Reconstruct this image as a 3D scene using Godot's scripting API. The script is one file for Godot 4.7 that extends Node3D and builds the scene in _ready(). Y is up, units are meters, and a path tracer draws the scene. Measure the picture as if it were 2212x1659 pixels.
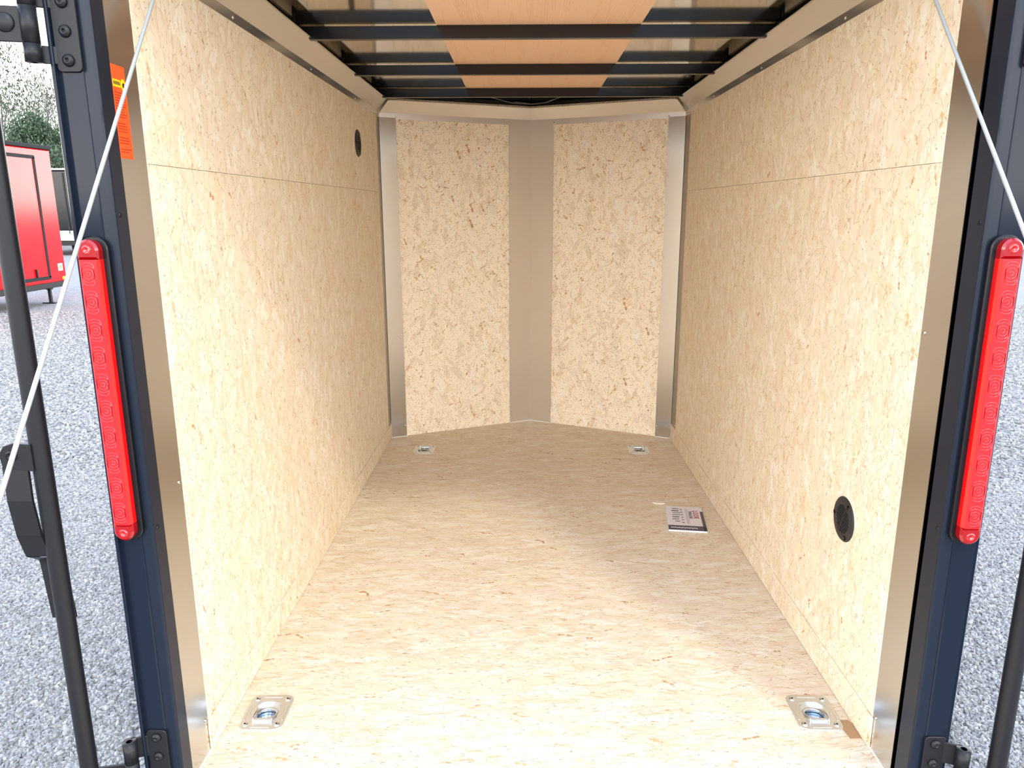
extends Node3D
# Interior of a small V-nose cargo trailer seen from its open ramp door. y up, metres; trailer floor at y = 0, camera at z = 0, nose towards -z.

const HW := 0.757          # half width between the wall linings
const ZC := -3.857         # where the side walls meet the nose
const ZA := -4.210         # point of the nose
const ZE := [-1.460, -1.487]   # rear ends of the wall linings
const RY := 1.768          # underside of the roof sheet
const GY := -0.46          # gravel yard
const TILE := 2.4          # metres covered by one board texture

var M := {}
var used := {}
var sheet_shift := Vector2.ZERO   # each board is cut from another place of the sheet
var rng := RandomNumberGenerator.new()


func _ready() -> void:
	rng.seed = 7
	# ---- camera
	var cam := Camera3D.new()
	cam.name = "camera"
	cam.keep_aspect = Camera3D.KEEP_HEIGHT
	cam.fov = rad_to_deg(2.0 * atan(829.5 / 1603.4))
	cam.near = 0.02
	cam.far = 300.0
	add_child(cam)
	cam.position = Vector3(-0.0414, 1.2081, 0.0)
	cam.basis = Basis.from_euler(Vector3(-0.2312, 0.0154, -0.0021))
	cam.current = true
	# ---- sky, sun, exposure
	var sky_mat := ProceduralSkyMaterial.new()
	sky_mat.sky_top_color = Color(0.52, 0.57, 0.66)
	sky_mat.sky_horizon_color = Color(1.0, 0.985, 0.955)
	sky_mat.sky_curve = 0.2
	sky_mat.sky_energy_multiplier = 2.75
	sky_mat.ground_bottom_color = Color(0.55, 0.55, 0.56)
	sky_mat.ground_horizon_color = Color(0.62, 0.63, 0.65)
	sky_mat.ground_energy_multiplier = 1.0
	var sky := Sky.new()
	sky.sky_material = sky_mat
	var env := Environment.new()
	env.background_mode = Environment.BG_SKY
	env.sky = sky
	env.tonemap_mode = Environment.TONE_MAPPER_LINEAR
	env.tonemap_exposure = 0.97
	env.sdfgi_enabled = true
	env.ssao_enabled = true
	env.ssil_enabled = true
	var we := WorldEnvironment.new()
	we.name = "environment"
	we.environment = env
	add_child(we)
	var sun := DirectionalLight3D.new()
	sun.name = "sun"
	sun.light_color = Color(1.0, 0.97, 0.91)
	sun.light_energy = 0.45
	sun.light_angular_distance = 7.0
	sun.shadow_enabled = true
	sun.sky_mode = DirectionalLight3D.SKY_MODE_LIGHT_ONLY
	add_child(sun)
	sun.look_at_from_position(Vector3(0.337, 0.669, 0.662) * 10.0, Vector3.ZERO, Vector3.UP)

	make_materials()
	build_shell()
	build_ceiling()
	build_trims()
	build_rear()
	build_fittings()
	build_yard()


# ------------------------------------------------------------------ helpers
func numbered(called: String) -> String:
	if not used.has(called):
		used[called] = 0
		return called
	used[called] += 1
	return "%s_%03d" % [called, used[called]]


func tag(o: Node, label: String, category: String, group := "", kind := "") -> Node:
	o.set_meta("label", label)
	o.set_meta("category", category)
	if group:
		o.set_meta("group", group)
	if kind:
		o.set_meta("kind", kind)
	return o


func thing(called: String, label: String, category: String, at := Vector3.ZERO, group := "", kind := "") -> Node3D:
	var o := Node3D.new()
	o.name = numbered(called)
	add_child(o)
	o.position = at
	tag(o, label, category, group, kind)
	return o


func new_st() -> SurfaceTool:
	var st := SurfaceTool.new()
	st.begin(Mesh.PRIMITIVE_TRIANGLES)
	return st


func commit(st: SurfaceTool, m: Material) -> ArrayMesh:
	st.generate_normals()
	var mesh := st.commit()
	mesh.surface_set_material(0, m)
	return mesh


func obj(called: String, mesh: Mesh, parent: Node = null, at := Vector3.ZERO, turn := Basis.IDENTITY) -> MeshInstance3D:
	var o := MeshInstance3D.new()
	o.mesh = mesh
	if parent == null:
		o.name = numbered(called)
		add_child(o)
	else:
		o.name = called
		parent.add_child(o, true)
	o.transform = Transform3D(turn, at)
	return o


func uv_of(p: Vector3, n: Vector3) -> Vector2:
	var a := n.abs()
	if a.y >= a.x and a.y >= a.z:
		return Vector2(p.x, p.z) / TILE + sheet_shift
	if a.x >= a.z:
		return Vector2(p.z, -p.y) / TILE + sheet_shift
	return Vector2(p.x, -p.y) / TILE + sheet_shift


# corner order: counter-clockwise seen from outside
func tri(st: SurfaceTool, a: Vector3, b: Vector3, c: Vector3, smooth := false) -> void:
	var n := (b - a).cross(c - a)
	if n.length_squared() < 1e-18:
		return
	st.set_smooth_group(0 if smooth else -1)
	for p in [a, c, b]:
		st.set_uv(uv_of(p, n))
		st.add_vertex(p)


func quad(st: SurfaceTool, a: Vector3, b: Vector3, c: Vector3, d: Vector3, smooth := false) -> void:
	tri(st, a, b, c, smooth)
	tri(st, a, c, d, smooth)


# extruded outline: poly in local x,y run counter-clockwise, from z = z0 to z1; edges of the z1 face (and z0 face if both) chamfered by b
func prism(st: SurfaceTool, poly: PackedVector2Array, z0: float, z1: float, xf := Transform3D.IDENTITY, b := 0.0, both := false, smooth := false) -> void:
	var p := poly.duplicate()
	if Geometry2D.is_polygon_clockwise(p):
		p.reverse()
	var n := p.size()
	var q := PackedVector2Array()
	for i in n:
		var e0 := (p[i] - p[(i + n - 1) % n]).normalized()
		var e1 := (p[(i + 1) % n] - p[i]).normalized()
		var n0 := Vector2(-e0.y, e0.x)
		var n1 := Vector2(-e1.y, e1.x)
		var m := (n0 + n1)
		m = m / maxf(0.3, m.dot(n0)) if m.length() > 1e-6 else n0
		q.append(p[i] + m * b)
	var layers := []
	if b > 0.0 and both:
		layers.append([q, z0])
		layers.append([p, z0 + b])
	else:
		layers.append([p, z0])
	if b > 0.0:
		layers.append([p, z1 - b])
		layers.append([q, z1])
	else:
		layers.append([p, z1])
	for k in layers.size() - 1:
		for i in n:
			var j := (i + 1) % n
			var a: Vector2 = layers[k][0][i]
			var bb: Vector2 = layers[k][0][j]
			var c: Vector2 = layers[k + 1][0][j]
			var d: Vector2 = layers[k + 1][0][i]
			var za: float = layers[k][1]
			var zb: float = layers[k + 1][1]
			quad(st, xf * Vector3(a.x, a.y, za), xf * Vector3(bb.x, bb.y, za), xf * Vector3(c.x, c.y, zb), xf * Vector3(d.x, d.y, zb), smooth)
	for e in [[layers[0], true], [layers[-1], false]]:
		var ring: PackedVector2Array = e[0][0]
		var z: float = e[0][1]
		var idx := Geometry2D.triangulate_polygon(ring)
		for t in range(0, idx.size(), 3):
			var a := ring[idx[t]]
			var bb := ring[idx[t + 1]]
			var c := ring[idx[t + 2]]
			if (bb - a).cross(c - a) < 0.0:
				var s := bb
				bb = c
				c = s
			if e[1]:
				tri(st, xf * Vector3(a.x, a.y, z), xf * Vector3(c.x, c.y, z), xf * Vector3(bb.x, bb.y, z))
			else:
				tri(st, xf * Vector3(a.x, a.y, z), xf * Vector3(bb.x, bb.y, z), xf * Vector3(c.x, c.y, z))


func rect(w: float, h: float, r := 0.0, n := 4) -> PackedVector2Array:
	if r <= 0.0:
		return PackedVector2Array([Vector2(-w, -h) / 2.0, Vector2(w, -h) / 2.0, Vector2(w, h) / 2.0, Vector2(-w, h) / 2.0])
	var out := PackedVector2Array()
	for k in 4:
		var c := Vector2([1, -1, -1, 1][k] * (w / 2 - r), [1, 1, -1, -1][k] * (h / 2 - r))
		for i in n + 1:
			var a := PI / 2 * (k + float(i) / n)
			out.append(c + Vector2(cos(a), sin(a)) * r)
	return out


func disc(r: float, n := 24) -> PackedVector2Array:
	var out := PackedVector2Array()
	for i in n:
		out.append(Vector2.from_angle(TAU * i / n) * r)
	return out


# box with small chamfers on all twelve edges
func box(st: SurfaceTool, c: Vector3, s: Vector3, b := 0.0015, xf := Transform3D.IDENTITY) -> void:
	var h := s / 2.0
	b = minf(b, minf(h.x, minf(h.y, h.z)) * 0.9)
	var v := func(sx: int, sy: int, sz: int, axis: int) -> Vector3:
		var p := Vector3(sx * h.x, sy * h.y, sz * h.z)
		for k in 3:
			if k != axis:
				p[k] -= [sx, sy, sz][k] * b
		return xf * (c + p)
	for axis in 3:
		var u := (axis + 1) % 3
		var w := (axis + 2) % 3
		for sg in [-1, 1]:
			var cs := []
			for pr in [[-1, -1], [1, -1], [1, 1], [-1, 1]]:
				var sgn := [0, 0, 0]
				sgn[axis] = sg
				sgn[u] = pr[0]
				sgn[w] = pr[1]
				cs.append(v.call(sgn[0], sgn[1], sgn[2], axis))
			if sg < 0:
				cs.reverse()
			quad(st, cs[0], cs[1], cs[2], cs[3])
	if b <= 0.0:
		return
	for axis in 3:
		var u := (axis + 1) % 3
		var w := (axis + 2) % 3
		for su in [-1, 1]:
			for sw in [-1, 1]:
				var a := [0, 0, 0]
				a[u] = su
				a[w] = sw
				a[axis] = -1
				var e := a.duplicate()
				e[axis] = 1
				var p0: Vector3 = v.call(a[0], a[1], a[2], u)
				var p1: Vector3 = v.call(e[0], e[1], e[2], u)
				var p2: Vector3 = v.call(e[0], e[1], e[2], w)
				var p3: Vector3 = v.call(a[0], a[1], a[2], w)
				if su * sw > 0:
					quad(st, p3, p2, p1, p0)
				else:
					quad(st, p0, p1, p2, p3)
	for sx in [-1, 1]:
		for sy in [-1, 1]:
			for sz in [-1, 1]:
				var p0: Vector3 = v.call(sx, sy, sz, 0)
				var p1: Vector3 = v.call(sx, sy, sz, 1)
				var p2: Vector3 = v.call(sx, sy, sz, 2)
				if sx * sy * sz > 0:
					tri(st, p0, p1, p2)
				else:
					tri(st, p0, p2, p1)


func boxm(c: Vector3, s: Vector3, m: Material, b := 0.0015, xf := Transform3D.IDENTITY) -> ArrayMesh:
	var st := new_st()
	box(st, c, s, b, xf)
	return commit(st, m)


func prismm(poly: PackedVector2Array, z0: float, z1: float, m: Material, xf := Transform3D.IDENTITY, b := 0.0, both := false) -> ArrayMesh:
	var st := new_st()
	prism(st, poly, z0, z1, xf, b, both)
	return commit(st, m)


# profile of (radius, height) turned about local y
func lathe(st: SurfaceTool, prof: Array, n := 20, xf := Transform3D.IDENTITY, smooth := true) -> void:
	for k in prof.size() - 1:
		var a: Vector2 = prof[k]
		var b: Vector2 = prof[k + 1]
		for i in n:
			var t0 := TAU * i / n
			var t1 := TAU * (i + 1) / n
			var p := func(q: Vector2, t: float) -> Vector3: return xf * Vector3(q.x * cos(t), q.y, -q.x * sin(t))
			quad(st, p.call(a, t0), p.call(a, t1), p.call(b, t1), p.call(b, t0), smooth)


func lathem(prof: Array, m: Material, n := 20, xf := Transform3D.IDENTITY) -> ArrayMesh:
	var st := new_st()
	lathe(st, prof, n, xf)
	return commit(st, m)


func tube(st: SurfaceTool, pts: Array, r: float, n := 10, closed := false, r_end := -1.0) -> void:
	var cnt := pts.size()
	var rings := []
	var up := Vector3.UP
	for i in cnt:
		var p: Vector3 = pts[i]
		var before: Vector3 = pts[(i + cnt - 1) % cnt] if closed or i > 0 else p
		var after: Vector3 = pts[(i + 1) % cnt] if closed or i < cnt - 1 else p
		var t := (after - before).normalized()
		if i == 0:
			up = Vector3.UP if absf(t.y) < 0.9 else Vector3.RIGHT
		var x := t.cross(up).normalized()
		up = x.cross(t).normalized()
		var ring := []
		var rr := r if r_end < 0.0 else lerpf(r, r_end, float(i) / maxf(1, cnt - 1))
		for k in n:
			var a := TAU * k / n
			ring.append(p + (x * cos(a) + up * sin(a)) * rr)
		rings.append(ring)
	var last := cnt if closed else cnt - 1
	for i in last:
		var A: Array = rings[i]
		var B: Array = rings[(i + 1) % cnt]
		for k in n:
			var j := (k + 1) % n
			quad(st, A[j], A[k], B[k], B[j], true)
	if not closed:
		for k in range(1, n - 1):
			tri(st, rings[0][0], rings[0][k], rings[0][k + 1])
			tri(st, rings[-1][0], rings[-1][k + 1], rings[-1][k])


func tubem(pts: Array, r: float, m: Material, n := 10, closed := false) -> ArrayMesh:
	var st := new_st()
	tube(st, pts, r, n, closed)
	return commit(st, m)


# turns local x,y,z axes: z axis along `out`, y axis near `up`
func facing(out: Vector3, up := Vector3.UP) -> Basis:
	var z := out.normalized()
	var x := up.cross(z).normalized()
	return Basis(x, z.cross(x), z)


func text(called: String, words: String, size: float, m: Material, parent: Node, at: Vector3, turn: Basis, depth := 0.0006) -> MeshInstance3D:
	var f := SystemFont.new()
	f.font_names = PackedStringArray(["Droid Sans"])
	f.font_weight = 700
	var t := TextMesh.new()
	t.text = words
	t.font = f
	t.font_size = 32
	t.pixel_size = size / 32.0
	t.depth = depth
	t.curve_step = 4.0
	t.material = m
	return obj(called, t, parent, at, turn)


# ------------------------------------------------------------------ materials
func mat(c: Color, rough: float, metal := 0.0, spec := 0.5) -> StandardMaterial3D:
	var m := StandardMaterial3D.new()
	m.albedo_color = c
	m.roughness = rough
	m.metallic = metal
	m.metallic_specular = spec
	return m


func noise_tex(seed_: int, freq: float, lo: Color, hi: Color, size := 512) -> NoiseTexture2D:
	var n := FastNoiseLite.new()
	n.seed = seed_
	n.noise_type = FastNoiseLite.TYPE_SIMPLEX_SMOOTH
	n.frequency = freq
	n.fractal_octaves = 4
	var t := NoiseTexture2D.new()
	t.width = size
	t.height = size
	t.seamless = true
	t.noise = n
	var g := Gradient.new()
	g.set_color(0, lo)
	g.set_color(1, hi)
	t.color_ramp = g
	return t


# one wood flake as a small picture with soft edges and grain along its length
func flake(r: RandomNumberGenerator, length: float, width: float, angle: float, c: Color, alpha: float, bend := 0.0, ragged := 0.25) -> Image:
	var ca := cos(angle)
	var sa := sin(angle)
	var half := int(ceil(maxf(absf(ca) * length + absf(sa) * width, absf(sa) * length + absf(ca) * width) / 2.0 + absf(bend) * length)) + 2
	var im := Image.create_empty(half * 2, half * 2, false, Image.FORMAT_RGBA8)
	var ph := r.randf() * 30.0
	var grain := r.randf_range(0.03, 0.09)
	for y in half * 2:
		for x in half * 2:
			var dx := x - half + 0.5
			var dy := y - half + 0.5
			var u := (dx * ca + dy * sa) / (length * 0.5)
			if absf(u) >= 1.2:
				continue
			var v := -dx * sa + dy * ca + bend * length * (u * u - 0.4)
			var w := width * 0.5 * (1.0 + ragged * sin(u * 5.0 + ph) + ragged * 0.6 * sin(u * 13.0 + ph * 2.0))
			w *= clampf((1.05 - absf(u)) * 3.0 + 0.15 * sin(v * 2.0 + ph), 0.0, 1.0)
			var a := clampf(w - absf(v) + 0.6, 0.0, 1.0)
			if a <= 0.0:
				continue
			var g := 1.0 + grain * sin(v * 1.9 + ph + u * 1.5) + grain * 0.6 * sin(v * 4.3 + ph * 3.0)
			im.set_pixel(x, y, Color(clampf(c.r * g, 0, 1), clampf(c.g * g, 0, 1), clampf(c.b * g, 0, 1), a * alpha))
	return im


func scatter(im: Image, stamps: Array, count: int, r: RandomNumberGenerator) -> void:
	var w := im.get_width()
	for k in count:
		var s: Image = stamps[r.randi() % stamps.size()]
		var x := r.randi() % w
		var y := r.randi() % w
		var all := Rect2i(Vector2i.ZERO, s.get_size())
		im.blend_rect(s, all, Vector2i(x, y))
		var ox := x + s.get_width() > w
		var oy := y + s.get_height() > w
		if ox:
			im.blend_rect(s, all, Vector2i(x - w, y))
		if oy:
			im.blend_rect(s, all, Vector2i(x, y - w))
		if ox and oy:
			im.blend_rect(s, all, Vector2i(x - w, y - w))


# strand board: pale flakes, thin strands, dark flecks and orange bark pieces; main = direction of the strands
func board(seed_: int, main: float, spread: float, n_strand: int, n_fleck: int, n_bark: int, stretch := 1.0, light_lift := 0.0) -> ImageTexture:
	var r := RandomNumberGenerator.new()
	r.seed = seed_
	var im := Image.create_empty(2048, 2048, false, Image.FORMAT_RGBA8)
	im.fill(Color(0.925 + light_lift, 0.865 + light_lift, 0.765 + light_lift))
	var pale := []
	var tones := [Color(0.96, 0.92, 0.84), Color(0.935, 0.885, 0.775), Color(0.895, 0.82, 0.70), Color(0.935, 0.85, 0.775), Color(0.975, 0.945, 0.885), Color(0.905, 0.845, 0.73), Color(0.925, 0.88, 0.75), Color(0.945, 0.90, 0.83)]
	for k in 64:
		pale.append(flake(r, r.randf_range(22, 84) * stretch, r.randf_range(6, 24), main + r.randfn(0, spread), tones[k % tones.size()], r.randf_range(0.4, 0.75), r.randfn(0, 0.06)))
	scatter(im, pale, 6500 if light_lift == 0.0 else 2600, r)
	var warm := []
	for k in 14:
		warm.append(flake(r, r.randf_range(30, 70) * stretch, r.randf_range(10, 22), main + r.randfn(0, spread), [Color(0.90, 0.78, 0.60), Color(0.89, 0.77, 0.62), Color(0.91, 0.81, 0.60)][k % 3], r.randf_range(0.2, 0.36), r.randfn(0, 0.05), 0.4))
	scatter(im, warm, 260, r)
	var strands := []
	for k in 60:
		strands.append(flake(r, r.randf_range(8, 38) * stretch, r.randf_range(0.8, 1.7), main + r.randfn(0, spread * 1.2), [Color(0.76, 0.62, 0.45), Color(0.70, 0.56, 0.40), Color(0.80, 0.67, 0.50), Color(0.98, 0.94, 0.87)][k % 4], r.randf_range(0.22, 0.5), r.randfn(0, 0.045), 0.3))
	scatter(im, strands, n_strand, r)
	var flecks := []
	for k in 40:
		flecks.append(flake(r, r.randf_range(2.5, 8) * stretch, r.randf_range(0.9, 1.8), main + r.randfn(0, spread * 2.0), [Color(0.58, 0.44, 0.29), Color(0.66, 0.50, 0.33), Color(0.70, 0.53, 0.34), Color(0.50, 0.38, 0.27)][k % 4], r.randf_range(0.35, 0.72), r.randfn(0, 0.1), 0.4))
	scatter(im, flecks, n_fleck, r)
	var bark := []
	for k in 24:
		bark.append(flake(r, r.randf_range(7, 24) * stretch, r.randf_range(2.0, 5.5), main + r.randfn(0, spread * 1.6), [Color(0.72, 0.48, 0.28), Color(0.66, 0.42, 0.24), Color(0.78, 0.58, 0.34), Color(0.80, 0.60, 0.46)][k % 4], r.randf_range(0.4, 0.75), r.randfn(0, 0.08), 0.55))
	scatter(im, bark, n_bark, r)
	var chips := []
	for k in 28:
		chips.append(flake(r, r.randf_range(14, 46) * lerpf(1.0, stretch, 0.5), r.randf_range(2.5, 8), main + r.randfn(0, spread * 1.7), [Color(0.74, 0.54, 0.36), Color(0.80, 0.64, 0.44), Color(0.68, 0.46, 0.29), Color(0.82, 0.66, 0.52)][k % 4], r.randf_range(0.35, 0.75), r.randfn(0, 0.12), 0.6))
	scatter(im, chips, n_bark / 2, r)
	# pale shavings lying across the grain, each with a fine darker edge
	var shavings := []
	for k in 24:
		var ln := r.randf_range(20, 60) * lerpf(1.0, stretch, 0.5)
		var wd := r.randf_range(5, 13)
		var an := main + r.randfn(0, spread * 1.5)
		var bd := r.randfn(0, 0.07)
		var edge := flake(r, ln, wd + 1.6, an, Color(0.74, 0.60, 0.43), 0.4, bd, 0.12)
		var top := flake(r, ln - 1.0, wd, an, [Color(0.96, 0.91, 0.82), Color(0.94, 0.87, 0.76), Color(0.93, 0.84, 0.74)][k % 3], 0.85, bd, 0.12)
		var off := (edge.get_size() - top.get_size()) / 2
		edge.blend_rect(top, Rect2i(Vector2i.ZERO, top.get_size()), off + Vector2i(1, 0))
		shavings.append(edge)
	scatter(im, shavings, 420, r)
	scatter(im, strands, n_strand / 4, r)
	scatter(im, flecks, n_fleck / 5, r)
	return ImageTexture.create_from_image(im)


func board_mat(t: Texture2D, tint := Color(1, 1, 1)) -> StandardMaterial3D:  # even colour multiplied over the whole board texture
	var m := mat(tint, 0.62, 0.0, 0.4)
	m.albedo_texture = t
	return m


func make_materials() -> void:
	M.wall_board = board_mat(board(11, PI / 2, 0.46, 15000, 7500, 300), Color(0.97, 0.962, 0.945))
	M.nose_board = board_mat(board(23, PI / 2, 0.62, 10000, 21000, 700, 1.0, 0.045))  # paler base offsets dense flecks and paints in light the nose lacks
	M.floor_board = board_mat(board(37, 0.0, 0.24, 18000, 6000, 280, 1.4), Color(0.93, 0.925, 0.915))
	M.edge_board = mat(Color(0.93, 0.89, 0.81), 0.8)
	M.alu = mat(Color(0.94, 0.935, 0.93), 0.36, 1.0)
	M.alu.roughness_texture = noise_tex(3, 0.02, Color(0.8, 0.8, 0.8), Color(1, 1, 1))
	M.alu.uv1_scale = Vector3(3, 3, 3)
	M.alu_smooth = mat(Color(0.83, 0.82, 0.80), 0.26, 1.0)
	M.roof = mat(Color(0.90, 0.89, 0.87), 0.09, 1.0)
	M.alu_mid = mat(Color(0.80, 0.79, 0.78), 0.2, 1.0)
	M.zinc = mat(Color(0.86, 0.86, 0.85), 0.48, 1.0)
	M.zinc_bright = mat(Color(0.80, 0.84, 0.88), 0.2, 1.0)
	M.screw = mat(Color(0.78, 0.77, 0.75), 0.25, 1.0)
	M.black_gloss = mat(Color(0.09, 0.115, 0.16), 0.12, 0.0, 0.29)
	M.black_flange = mat(Color(0.10, 0.125, 0.165), 0.28, 0.0, 0.33)
	M.black_steel = mat(Color(0.05, 0.05, 0.065), 0.34, 0.0, 0.42)
	M.bow = mat(Color(0.05, 0.05, 0.065), 0.2, 0.0, 0.55)
	M.black_satin = mat(Color(0.10, 0.102, 0.11), 0.42, 0.0, 0.38)
	M.black_plastic = mat(Color(0.17, 0.155, 0.15), 0.5, 0.0, 0.4)
	M.rubber = mat(Color(0.02, 0.02, 0.022), 0.8)
	M.hole = mat(Color(0.008, 0.008, 0.009), 0.95, 0.0, 0.1)
	M.caulk = mat(Color(0.92, 0.90, 0.86), 0.7)
	M.ply = mat(Color(1, 1, 1), 0.55, 0.0, 0.4)
	M.ply.albedo_texture = ply_texture()
	M.red_lens = mat(Color(0.80, 0.02, 0.04), 0.14, 0.0, 0.6)
	M.red_lens.clearcoat_enabled = true
	M.red_lens.clearcoat = 0.6
	M.red_lens.clearcoat_roughness = 0.08
	M.red_ridge = M.red_lens.duplicate()
	M.red_ridge.heightmap_enabled = true
	M.red_ridge.heightmap_texture = ridge_texture()
	M.red_ridge.heightmap_scale = 0.12
	M.red_dark = mat(Color(0.55, 0.012, 0.04), 0.12, 0.0, 0.6)
	M.cable = mat(Color(0.60, 0.62, 0.62), 0.4)
	M.orange = mat(Color(0.99, 0.34, 0.12), 0.45)
	M.orange_ink = mat(Color(0.70, 0.16, 0.06), 0.5)
	M.yellow = mat(Color(0.99, 0.80, 0.05), 0.45)
	M.ink = mat(Color(0.13, 0.12, 0.13), 0.6)
	M.paper = mat(Color(0.93, 0.92, 0.92), 0.6)
	M.cover = mat(Color(0.86, 0.84, 0.85), 0.45)
	M.band = mat(Color(0.30, 0.28, 0.33), 0.45)
	M.grey_ink = mat(Color(0.48, 0.45, 0.46), 0.6)
	M.red_ink = mat(Color(0.60, 0.16, 0.20), 0.55)
	M.wood_chip = mat(Color(0.95, 0.90, 0.83), 0.7)
	M.bark = mat(Color(0.66, 0.52, 0.38), 0.8)


# rotary-cut plywood: faint streaks along its length
func ply_texture() -> ImageTexture:
	var r := RandomNumberGenerator.new()
	r.seed = 5
	var im := Image.create_empty(1024, 1024, false, Image.FORMAT_RGBA8)
	im.fill(Color(0.97, 0.80, 0.66))
	var s := []
	for k in 30:
		s.append(flake(r, r.randf_range(80, 220), r.randf_range(1.5, 9), PI / 2 + r.randfn(0, 0.03), [Color(0.98, 0.82, 0.68), Color(0.955, 0.775, 0.63), Color(0.94, 0.75, 0.60), Color(0.975, 0.815, 0.69)][k % 4], r.randf_range(0.15, 0.4), r.randfn(0, 0.01)))
	scatter(im, s, 1500, r)
	return ImageTexture.create_from_image(im)


# moulded concentric ribs of a lamp lens, one LED cell per repeat
func ridge_texture() -> ImageTexture:
	var im := Image.create_empty(128, 128, false, Image.FORMAT_L8)
	for y in 128:
		for x in 128:
			var d := Vector2(x - 64, y - 64).length()
			var h := 0.5 + 0.5 * sin(d * 0.75)
			im.set_pixel(x, y, Color(h, h, h))
	return ImageTexture.create_from_image(im)


# ------------------------------------------------------------------ shell
func nose(side: int, along: float, inward := 0.0, y := 0.0) -> Vector3:
	var a := Vector3(side * HW, y, ZC)
	var b := Vector3(0, y, ZA)
	var t := (b - a).normalized()
	var n := Vector3(-t.z, 0, t.x)          # turned so that it points into the room
	if n.z < 0.0:
		n = -n
	return a + t * along + n * inward


const NOSE_LEN := 0.8352


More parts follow.
